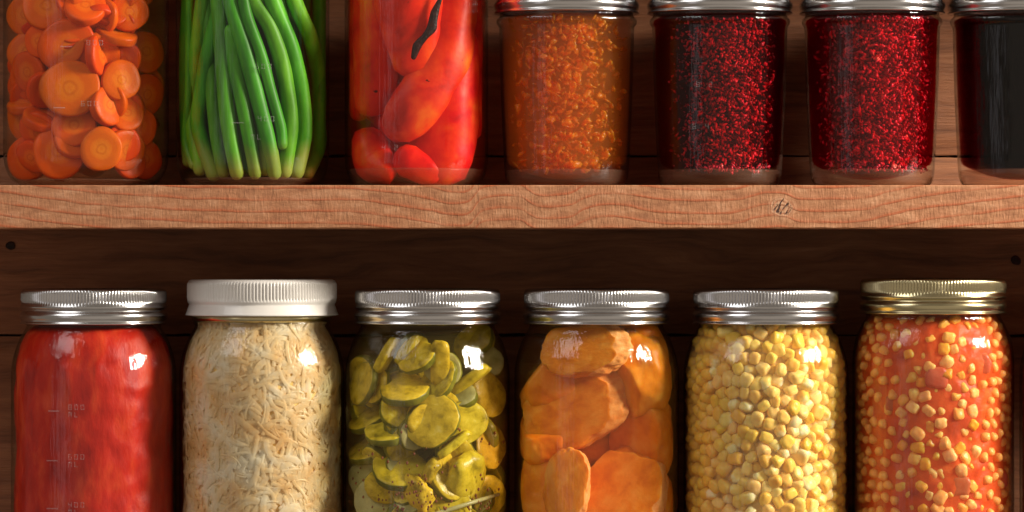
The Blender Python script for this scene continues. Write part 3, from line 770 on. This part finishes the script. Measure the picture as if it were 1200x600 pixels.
# jelly, jams
def jellyfill(j, col, dens, name, label, z0=22, z1=199, bowl=14, scat=0, scol=(1,1,1)):
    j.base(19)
    return j.fill(z0, z1, liquid(name, col, dens, scat, scol), name, shrink=.15, bowl=bowl, seg=96, label=label, cat='jelly' if 'jelly' in name else 'jam')
def flecks(j, parent, n_, name, mt, box, size, seed, elong=1.5, z=(34,196), flat=.6, maxr=None):
    rr = random.Random(seed); bm = bmesh.new()
    k = 0
    while k < n_:
        x = rr.gauss(*box[0]); zz = rr.uniform(*z)
        r = j.rin(zz)-3
        if abs(x) > (maxr or .95)*r: continue
        yf = -math.sqrt(r*r-x*x)
        y = yf + abs(rr.gauss(0, box[1])) + 1
        s = rr.uniform(*size)
        mtx = Matrix.Translation((x*S, y*S, zz*S)) @ Matrix.Rotation(rr.uniform(0,6), 4, Vector((rr.uniform(-1,1),rr.uniform(-1,1),rr.uniform(-1,1))).normalized()) @ Matrix.Diagonal((s*S, s*S*flat, s*S*elong, 1))
        el = rr.uniform(.6,1.8)
        g = bmesh.ops.create_icosphere(bm, subdivisions=1, radius=1)
        for v in g['verts']:
            v.co *= rr.uniform(.6,1.25); v.co.z *= el; v.co = mtx @ v.co
        k += 1
    me = bpy.data.meshes.new(name); bm.to_mesh(me); bm.free(); me.materials.append(mt)
    me.polygons.foreach_set('use_smooth', [True]*len(me.polygons))
    return link(name, me, parent, kind='stuff')
M['pulp'] = food('pulp', [(.3,(.72,.20,.01)), (.55,(.85,.34,.02)), (.75,(.92,.52,.06))], 260, rough=.25, sss=.4, rad=(1,.6,.1), hue=0, val=0, spec=.5)
pn = M['pulp'].node_tree; po = pn.nodes['Material Output']; pp = po.inputs[0].links[0].from_node
ptr = pn.nodes.new('ShaderNodeBsdfTransparent'); ptr.inputs[0].default_value = (1,.7,.35,1); pmx = pn.nodes.new('ShaderNodeMixShader'); pmx.inputs[0].default_value = .27
pn.links.new(ptr.outputs[0], pmx.inputs[1]); pn.links.new(pp.outputs[0], pmx.inputs[2]); pn.links.new(pmx.outputs[0], po.inputs[0])
M['seed'] = food('seed', [(.3,(.20,.001,.008)), (.48,(.52,.004,.03)), (.62,(.74,.02,.06)), (.76,(.90,.30,.18))], 130, rough=.3, sss=.1, rad=(1,.2,.1), hue=0, val=0, spec=.35)
oj = jellyfill(jelj, (1,.22,.02), 30, 'jelly', 'clear amber orange jelly flecked with fruit pulp', scat=34, scol=(1,.40,.05))
flecks(jelj, oj, 1300, 'fruit_pulp', M['pulp'], ((2,33), 24), (.8,5.5), 5, elong=1.0, maxr=.93, flat=.3, z=(18,196))
j1 = jellyfill(jam1, (.80,.0,.03), 330, 'jam', 'dark crimson jam with fine seeds in the jar beside the orange jelly', scat=12, scol=(.7,.01,.05))
flecks(jam1, j1, 3600, 'seeds', M['seed'], ((9,30), 9), (.5,2.2), 6, elong=1.3, z=(17,194), maxr=.86)
j2 = jellyfill(jam2, (.86,.0,.04), 270, 'jam', 'glowing red jam with golden seeds in the jar beside the black one', scat=20, scol=(.8,.01,.06))
flecks(jam2, j2, 4200, 'seeds', M['seed'], ((8,36), 9), (.5,2.5), 8, elong=1.3, z=(17,196), maxr=.93)
jellyfill(darkj, (.55,.0,.03), 190, 'jelly', 'almost black grape coloured jelly at the right end of the upper shelf')
jelj.marks([]); jam1.marks([(812,107,['8 2'],None),(808,155,['6 4'],None)])

# ------------------------------------------------------------------ LOWER ROW
LBY = 685.5
tomj = Jar(110, LBY, QUART, 'mason_jar', 'silver lidded jar of smooth red tomatoes, leftmost on the lower shelf')
kraj = Jar(307, LBY, QUART, 'mason_jar', 'jar of pale shredded cabbage with a tall white screw lid')
pikj = Jar(501, LBY, QUART, 'mason_jar', 'silver lidded jar of olive yellow pickle slices')
yamj = Jar(699, LBY, QUART, 'mason_jar', 'silver lidded jar of big orange sweet potato chunks')
corj = Jar(897.5, LBY, QUART, 'mason_jar', 'silver lidded jar of plain yellow corn kernels')
salj = Jar(1093.5, LBY, TALL, 'mason_jar', 'taller jar of red corn salsa with a gold lid', lidkind='brass')
extj = Jar(1292, LBY, QUART, 'mason_jar', 'silver lidded jar of red sauce past the right edge, beyond the gold lidded jar')
for ch in kraj.root.children:
    if ch.name.startswith('lid'): bpy.data.objects.remove(ch)
kraj.lid('white')
# tomato
tomj.fill(8, 304, M['tomato'], 'tomatoes', shrink=0.5, lump=5, seed=2.2, seg=160, lumpscale=26, label='soft red peeled tomatoes pressed against the glass', cat='tomatoes')
extj.fill(8, 304, M['tomato'], 'tomato_sauce', shrink=.6, label='red sauce filling the jar past the right edge', cat='sauce')
tomj.marks([(91,478,['800','ML'],-24),(91,535,['600','ML'],-26),(91,590,['400','ML'],-26)])

# sauerkraut
kraj.fill(8, 300, M['kraut_core'], 'cabbage_core', shrink=4, lump=4, seed=4, seg=120, label='packed mass of pale cabbage inside the white lidded jar', cat='sauerkraut')
def shreds(j, n_, seed):
    rr = random.Random(seed); vs, fs = [], []
    for k in range(n_):
        a = rr.uniform(-PI, PI) if k % 3 == 0 else rr.uniform(-1.7,1.7)
        z = rr.uniform(16, 312); L = rr.uniform(10, 46); w = rr.uniform(1.0,3.8)
        th = rr.uniform(0, PI); curv = rr.uniform(-.06,.06); dpt = rr.uniform(0,5) ; lift = rr.uniform(-1.6,1.6)
        st = 7; x = 0; y = 0; ang = th; pts = []
        for i in range(st):
            pts.append((x,y,ang)); x += math.cos(ang)*L/st; y += math.sin(ang)*L/st; ang += curv*L/st
        b = len(vs)
        for i,(x,y,an) in enumerate(pts):
            for sgn,off in ((-1,0),(0,1.0),(1,0)):
                ux = x-math.sin(an)*w*sgn; uz = y+math.cos(an)*w*sgn
                zz = min(max(z+uz, 9), 318)
                R0 = j.rin(zz)-1.2-dpt-lift*math.sin(i/st*PI)-(1-off)*.5
                R0 = min(R0, j.rin(zz)-.5)
                aa = a+ux/95
                vs.append((R0*S*math.sin(aa), -R0*S*math.cos(aa), zz*S))
        for i in range(st-1):
            for q in (0,1): fs.append((b+i*3+q, b+i*3+q+1, b+i*3+q+4, b+i*3+q+3))
    return mkmesh(vs, fs, 'shreds', mats=[M['kraut']])
o = link('cabbage_shreds', shreds(kraj, 6500, 3), None, kraj.c, label='tangled cream coloured cabbage shreds in the white lidded jar', cat='sauerkraut', kind='stuff')

# pickles
brine(pikj, (.92,.85,.26), 14, 'olive yellow brine around the pickle slices', z0=8, z1=306, scat=5, scol=(.8,.65,.15))
pk = [slicemesh(30, 10, None, seed=30+i, irr=.05, crinkle=.012, mats=[M['pickle'], M['pickle_skin']]) for i in range(4)]
pkp = [slicemesh(30, 10, None, seed=40+i, irr=.05, crinkle=.012, mats=[M['pickle_pale'], M['pickle_skin']]) for i in range(2)]
stick = blobmesh(11, 6, 27, M['pickle'], seed=5, amp=.08, e=5)
chunk = blobmesh(22, 12, 26, M['pickle'], seed=8, amp=.28, e=3)
KG = 'pickle slices in the jar'
kl = [
 (517,424,'stick',1.0,(0,-.2,1),2,0,'upright pale yellow pickle stick standing alone near the jar neck'),
 (476,455,0,30,(-.1,-.5,.85),1,0,'golden pickle slice lying flat with its domed edge forward, upper centre'),
 (548,446,'stick',1.15,(.72,-.15,.55),2,0,'pickle slab slanting up to the right under the bright glint'),
 (508,490,1,32,(-.2,-1,.2),3,0,'round olive pickle slice facing forward at the centre'),
 (546,492,2,26,(.25,-1,.1),1,0,'smooth darker pickle slice right of the central one'),
 (533,517,'stick',.85,(-.75,-.1,-.6),0,0,'short shiny pickle stick slanting below the darker slice'),
 (457,503,3,29,(-.2,-.45,.9),1,0,'flat lying pickle slice with a pale ring edge at the left'),
 (470,547,0,33,(.0,-.65,.75),1,0,'domed yellow pickle slice at the lower left of centre'),
 (508,548,'chunk',.7,(0,-1,.3),6,1,'small dull pickle chunk under the central slice'),
 (546,556,'chunk',1.15,(.2,-.2,1),1,0,'bright yellow pickle chunk with a pale shine at the lower right'),
 (420,562,'p0',28,(-.5,-1,.1),1,0,'pale translucent pickle slice at the lower left glass'),
 (446,586,'p1',30,(-.2,-1,.1),1,0,'pale translucent pickle slice at the bottom left'),
 (488,578,'chunk',1.0,(.2,-.6,.8),2,2,'ragged pickle chunk full of seeds at the bottom centre'),
 (428,448,1,26,(-.9,-.5,.2),2,0,'pickle slice seen edge-on at the upper left glass'),
 (421,490,2,25,(-.5,-.4,.8),2,0,'dim pickle slice at the left glass, middle height'),
 (427,527,3,26,(-.4,-.4,.9),2,0,'dim pickle slice at the left glass above the pale ones'),
 (583,462,0,27,(.8,-.8,.1),5,0,'shaded pickle slice at the upper right glass'),
 (585,522,1,27,(.8,-.7,.2),5,0,'shaded pickle slice at the right glass, middle height'),
 (578,580,2,26,(.7,-.8,.1),5,0,'shaded pickle slice at the lower right glass'),
 (455,415,'stick',.9,(.5,-.3,.9),6,0,'pickle stick leaning under the soft white reflection'),
 (480,408,'stick',.8,(.6,-.3,.8),10,0,'thin pickle stick leaning behind the upright one'),
 (470,478,2,24,(.3,-1,.5),10,0,'pickle slice tucked behind the flat ones left of centre'),
 (525,585,3,30,(.1,-1,.3),8,0,'pickle slice behind the pale dill stem'),
 (545,620,0,30,(0,-1,.2),2,0,'pickle slice below the bottom edge, right'),
 (480,630,1,32,(0,-1,.2),2,0,'pickle slice below the bottom edge, centre'),
 (430,640,2,28,(-.4,-1,.2),2,0,'pickle slice below the bottom edge, left')]
for px,py,kd,r,nr,d,sp,lb in kl:
    if kd == 'stick': me, sc_ = stick, r
    elif kd == 'chunk': me, sc_ = chunk, r
    elif kd in ('p0','p1'): me, sc_ = pkp[int(kd[1])], (r/30,r/30,1)
    else: me, sc_ = pk[kd], (r/30,r/30,1)
    put(pikj, me, 'pickle_slice' if kd not in ('stick','chunk') else 'pickle_'+kd, px, py, nr, d, sp, sc_, lb, 'pickle', KG)
for i in range(36):
    px = R_.uniform(418, 584); py = 398+i*6.5
    put(pikj, (pk+pkp)[i%6], 'pickle_slice', px, py, (R_.uniform(-1,1),-1,R_.uniform(-1.4,1.4)), R_.uniform(9,18), R_.uniform(0,6), (R_.uniform(.6,.9),R_.uniform(.6,.9),1), 'pickle slice wedged into a gap behind the front slices', 'pickle', KG)
HID = []
for i in range(50):
    a = R_.uniform(0,2*PI); rr = R_.uniform(5,60); z = R_.uniform(30,262)
    o = link('pickle_slice', pk[i%4], None, pikj.c+Vector((rr*S*math.sin(a), -rr*S*math.cos(a)*.7+.010, z*S)), label='olive pickle slice in the shade behind the front slices', cat='pickle', group=KG)
    orient(o, (R_.uniform(-1,1), R_.uniform(-1,.2), R_.uniform(-1,1)), 0); o.scale = (.85,.85,1)
    HID.append(o)
join_stuff(HID, 'pickle_slices', 'rest of the olive pickle slices behind the front ones', 'pickles')
pathobj(pikj, [(496,601),(520,594),(550,585),(584,577)], [2.6,2.8,2.6,2.2], M['pickle_pale'], 'dill_stem', 'long pale dill stem crossing the bottom of the pickle jar', 'dill stem', None, -.5, seg=10, amp=.2)
def specks(j, n_, seed, mt, zr, name, label, xr=(-.95,.95)):
    rr = random.Random(seed); bm = bmesh.new()
    for k in range(n_):
        z = rr.uniform(*zr); r = j.rin(z)-1.5-rr.uniform(0,5); a = rr.uniform(-1.5,1.5)
        if rr.random() < .6: a = rr.gauss(rr.choice((-.05,.75,-.3)), .12); z = zr[0]+abs(rr.gauss(0,.35))*(zr[1]-zr[0])*.6
        s = rr.uniform(.8,1.7)
        bmesh.ops.create_icosphere(bm, subdivisions=1, radius=1, matrix=Matrix.Translation((r*S*math.sin(a), -r*S*math.cos(a), z*S)) @ Matrix.Diagonal((s*S,s*S*.6,s*S*1.4,1)))
    me = bpy.data.meshes.new(name); bm.to_mesh(me); bm.free(); me.materials.append(mt)
    return link(name, me, None, j.c, label=label, cat='spice', kind='stuff')
M['spice'] = food('spice', [(.3,(.12,.03,.01)), (.7,(.30,.10,.03))], 300, sss=0, hue=0, val=0)
specks(pikj, 150, 9, M['spice'], (86,190), 'dill_seeds', 'brown dill seeds scattered among the pickle slices')

# sweet potatoes
brine(yamj, (1,.62,.24), 17, 'amber syrup around the sweet potato chunks', z0=8, z1=306, scat=3, scol=(1,.6,.2))
YG = 'sweet potato chunks in the jar'
def yamslice(rx, t, seed): return slicemesh(rx, t, None, seed=seed, irr=.06, bevel=4.5, dome=3, mats=[M['yam'], M['yam_rim']], seg=72, ragged=1.6)
yl = [
 (636,446,('b',52,30,46,1),(.0,-1,.5),6,(1,1,1),0,'smooth domed sweet potato chunk under the white reflection, upper left'),
 (676,476,('s',66,26,2),(-.10,-1,.25),0,(1.0,.66,1),-.38,'largest sweet potato slab with a rough pale right rim, across the centre'),
 (757,436,('b',44,34,50,3),(.5,-1,0),0,(1,1,1),0,'rounded sweet potato chunk at the upper right with a bright glint'),
 (769,510,('b',38,34,58,4),(.6,-.3,.9),0,(1,1,1),0,'tall sweet potato chunk at the right glass, middle height'),
 (640,572,('s',44,28,5),(-.25,-1,.1),1,(.88,1.15,1),.1,'upright sweet potato piece at the lower left'),
 (664,565,('s',38,20,6),(.3,-1,.1),7,(.7,1.1,1),.1,'sweet potato piece with a curved right side behind the lower left one'),
 (726,584,('s',60,30,7),(.2,-1,.15),1,(.85,1.0,1),.6,'big sweet potato chunk with a torn pale rim at the lower right'),
 (686,408,('s',52,22,8),(-.2,-.55,.8),3,(1,.6,1),-.1,'sweet potato slab slanting just below the jar neck'),
 (742,398,('b',34,28,24,9),(0,-1,0),4,(1,1,1),0,'small sweet potato piece tucked under the neck at the right'),
 (772,590,('b',36,30,46,11),(.6,-.3,1),1,(1,1,1),0,'shaded sweet potato piece at the lower right glass'),
 (622,510,('b',32,30,36,12),(-.4,-1,0),6,(1,1,1),0,'shaded sweet potato piece at the left glass'),
 (650,650,('b',50,30,40,13),(0,-1,0),3,(1,1,1),0,'sweet potato chunk below the bottom edge, left'),
 (745,655,('b',50,30,36,14),(0,-1,0),3,(1,1,1),0,'sweet potato chunk below the bottom edge, right')]
for px,py,sp,nr,d,sc_,spin,lb in yl:
    if sp[0] == 'b':
        me = blobmesh(sp[1],sp[2],sp[3], M['yam'], seed=sp[4], amp=.12, fr=1.2, e=2.5, sub=5, cuts=1)
        o = link('sweet_potato_chunk', me, None, (X(px), 0, Z(py)), label=lb, cat='sweet potato', group=YG)
        yamj.press(o, d); squeeze(yamj, o, 7)
    else:
        me = blobmesh(sp[1], sp[2], sp[1], M['yam'], seed=sp[3]*3, amp=.13, e=2.5, sub=6, faces=[(nr[0]*.5-.42, -1, .12, .50)], rim=M['yam_rim'])
        o = link('sweet_potato_chunk', me, None, (X(px), 0, Z(py)), label=lb, cat='sweet potato', group=YG)
        o.scale = (sc_[0], 1, sc_[1]); o.rotation_euler = (0, spin, 0); yamj.press(o, d); squeeze(yamj, o, 7)
HID = []
for i in range(10):
    me = blobmesh(40,30,36, M['yam'], seed=i+50, amp=.25)
    o = link('sweet_potato_chunk', me, None, yamj.c+Vector((R_.uniform(-30,30)*S, R_.uniform(5,30)*S, (40+i*24)*S)), label='sweet potato chunk hidden behind the front chunks', cat='sweet potato', group=YG)
    HID.append(o)
join_stuff(HID, 'sweet_potato_chunks', 'rest of the sweet potato chunks behind the front ones', 'sweet potatoes')

# corn
brine(corj, (1,.86,.5), 12, 'cloudy pale yellow liquid around the plain corn', z0=7, z1=309, scat=55, scol=(1,.86,.5))
corj.fill(8, 308, M['corn_core'], 'corn_mass', shrink=11, lump=4, seed=7, seg=100, label='packed yellow corn filling the middle of the plain corn jar', cat='corn')
def kern(mt, seed): return blobmesh(9.2,7.6,9.8, mt, seed=seed, amp=.13, fr=1.3, e=3.5, taper=.18)
kmesh = [kern(M['corn'], 60+i) for i in range(6)]
def poisson(j, arc, zr, dmin, tries, seed):
    rr = random.Random(seed); pts = []
    for _ in range(tries):
        a = rr.uniform(*arc); z = rr.uniform(*zr)
        r = j.rin(z)
        if all((r*(a-q[0]))**2+(z-q[1])**2 > dmin*dmin for q in pts): pts.append((a,z))
    return pts, rr
def addk(j, meshes, pts, rr, name, label, group, cap, inset=0, jit=3, zlim=None, scr=(.8,1.12)):
    cnt = 0
    pts = sorted(pts, key=lambda p: abs(p[0]))
    rest = []
    for a,z in pts:
        if cnt >= cap or (zlim and z < zlim): rest.append((a,z)); continue
        r = j.rin(z)-8.5-inset-abs(rr.gauss(0,jit))
        o = link(name, meshes[cnt % len(meshes)], None, j.c+Vector((r*S*math.sin(a), -r*S*math.cos(a), z*S)), label=label, cat='corn kernel', group=group)
        s = rr.uniform(*scr); o.scale = (s*rr.uniform(.9,1.1),s,s)
        if rr.random() < .55: orient(o, (math.sin(a)+rr.uniform(-.5,.5), -math.cos(a), rr.uniform(-.5,.5)), rr.uniform(0,6))
        else: orient(o, (rr.uniform(-1,1), rr.uniform(-1,1), rr.uniform(-1,1)), rr.uniform(0,6))
        cnt += 1
    return rest, cnt
pts, rr = poisson(corj, (-1.75,1.75), (64,305), 12.0, 22000, 11)
rest, cnt = addk(corj, kmesh, pts, rr, 'corn_kernel', 'plump yellow corn kernel packed with others in the plain corn jar', 'corn kernels in the plain corn jar', 200, jit=2, scr=(.74,1.0))
def bulk(j, base_me, pts, rr, name, label, cat, inset):
    bm = bmesh.new()
    for a,z in pts:
        r = j.rin(z)-8.5-inset
        t = bmesh.new(); t.from_mesh(base_me)
        q = Vector((rr.uniform(-1,1),rr.uniform(-1,1),rr.uniform(-1,1))).to_track_quat('Z','Y').to_matrix().to_4x4()
        t.transform(Matrix.Translation((r*S*math.sin(a), -r*S*math.cos(a), z*S)) @ q)
        tm = bpy.data.meshes.new('t'); t.to_mesh(tm); bm.from_mesh(tm); t.free(); bpy.data.meshes.remove(tm)
    me = bpy.data.meshes.new(name); bm.to_mesh(me); bm.free(); me.materials.append(base_me.materials[0])
    me.polygons.foreach_set('use_smooth', [True]*len(me.polygons))
    return link(name, me, None, j.c, label=label, cat=cat, kind='stuff')
lowres = blobmesh(8.6,7,9.6, M['corn'], seed=3, amp=.08, e=3.2, sub=2, taper=.2)
p2, rr2 = poisson(corj, (-PI,PI), (16,305), 15, 9000, 5)
p2 = [p for p in p2 if abs(p[0]) > 1.7 or p[1] < 60]
bulk(corj, lowres, p2+rest, rr2, 'corn_kernels', 'rest of the corn packed round the back and bottom of the plain corn jar', 'corn', 1)
p3, rr3 = poisson(corj, (-1.8,1.8), (60,303), 15, 6000, 15)
bulk(corj, lowres, p3, rr3, 'corn_kernels', 'second layer of corn behind the front kernels of the plain corn jar', 'corn', 9)

# salsa
brine(salj, (1,.60,.38), 60, 'thin red juice around the corn of the gold lidded jar', z0=7, z1=319, scat=110, scol=(1,.20,.05))
salj.fill(9, 317, M['salsa'], 'salsa', shrink=4.5, lump=6, seed=5.5, seg=180, lumpscale=60, label='red tomato pulp holding the corn in the gold lidded jar', cat='salsa')
ksal = [kern(M['corn_salsa'], 80+i) for i in range(5)]
pts, rr = poisson(salj, (-1.7,1.7), (80,312), 13.0, 12000, 21)
pts = [p for p in pts if rr.random() < .97]
rest, cnt = addk(salj, ksal, pts, rr, 'corn_kernel', 'small golden corn kernel stuck in the red salsa of the gold lidded jar', 'corn kernels in the red salsa', 100, inset=.2, jit=2.6, scr=(.5,.92))
bulk(salj, blobmesh(6,5,6.6, M['corn_salsa'], seed=3, amp=.08, e=3.2, sub=2, taper=.2), rest, rr, 'corn_kernels', 'smaller golden corn kernels along the sides of the red salsa', 'corn', -1)
for i,(px,py,lb) in enumerate([(1140,425,'rosy onion piece near the right shoulder of the salsa jar'),(1115,565,'greyish onion piece low in the centre of the salsa jar'),(1163,560,'pinkish onion piece at the lower right of the salsa jar'),(1088,440,'curled red tomato skin ring above the centre of the salsa jar'),(1045,470,'dull pink onion piece left of centre in the salsa jar')]):
    put(salj, blobmesh(13,3,12, M['onion'], seed=90+i, amp=.2, e=3), 'onion_piece', px, py, (0,0,1), .5, 0, 1.0, lb, 'onion', 'onion pieces in the red salsa')

# ------------------------------------------------------------------ light
def area(name, az, el, dist, sx, sy, power, col, tgt=(0,0,0)):
    L = bpy.data.lights.new(name, 'AREA'); L.shape = 'RECTANGLE'; L.size = sx; L.size_y = sy; L.energy = power; L.color = col
    a, e = math.radians(az), math.radians(el)
    p = Vector((math.sin(a)*math.cos(e), -math.cos(a)*math.cos(e), math.sin(e)))*dist+Vector(tgt)
    o = bpy.data.objects.new(name, L); C.objects.link(o); o.location = p
    o.rotation_euler = (Vector(tgt)-p).to_track_quat('-Z','Y').to_euler(); return o
area('key_softbox', 72, 20, 1.8, .34, .36, 72, (1,.90,.78))
area('fill_softbox', -50, 36, 1.6, .72, .72, 6.5, (1,.97,.95))
area('strip_softbox', -44, 2, 1.9, .42, 1.0, .75, (1,.93,.95))
area('added_front_fill', 10, -12, 2.9, 5.0, 2.8, 8, (1,.84,.70))  # unseen fill lamp added to brighten the back planks below the shelf
w = bpy.data.worlds.new('World'); sc.world = w; w.use_nodes = True
bg = w.node_tree.nodes['Background']; bg.inputs[0].default_value = (1,.82,.66,1); bg.inputs[1].default_value = .20

# ------------------------------------------------------------------ camera
cam = bpy.data.cameras.new('camera'); co = bpy.data.objects.new('camera', cam); C.objects.link(co)
co.location = (0,-2.2,0); co.rotation_euler = (PI/2,0,0)
cam.sensor_width = 36; cam.lens = 36*2.2/.6; cam.clip_end = 50
cam.dof.use_dof = True; cam.dof.focus_distance = 2.15; cam.dof.aperture_fstop = 13
sc.camera = co
sc.view_settings.view_transform = 'Standard'; sc.view_settings.look = 'None'
sc.view_settings.exposure = 0; sc.view_settings.gamma = 1
cy = sc.cycles
cy.max_bounces = 10; cy.transparent_max_bounces = 24; cy.volume_bounces = 2; cy.diffuse_bounces = 4; cy.glossy_bounces = 4
cy.use_denoising = True; cy.caustics_reflective = False; cy.sample_clamp_indirect = 4
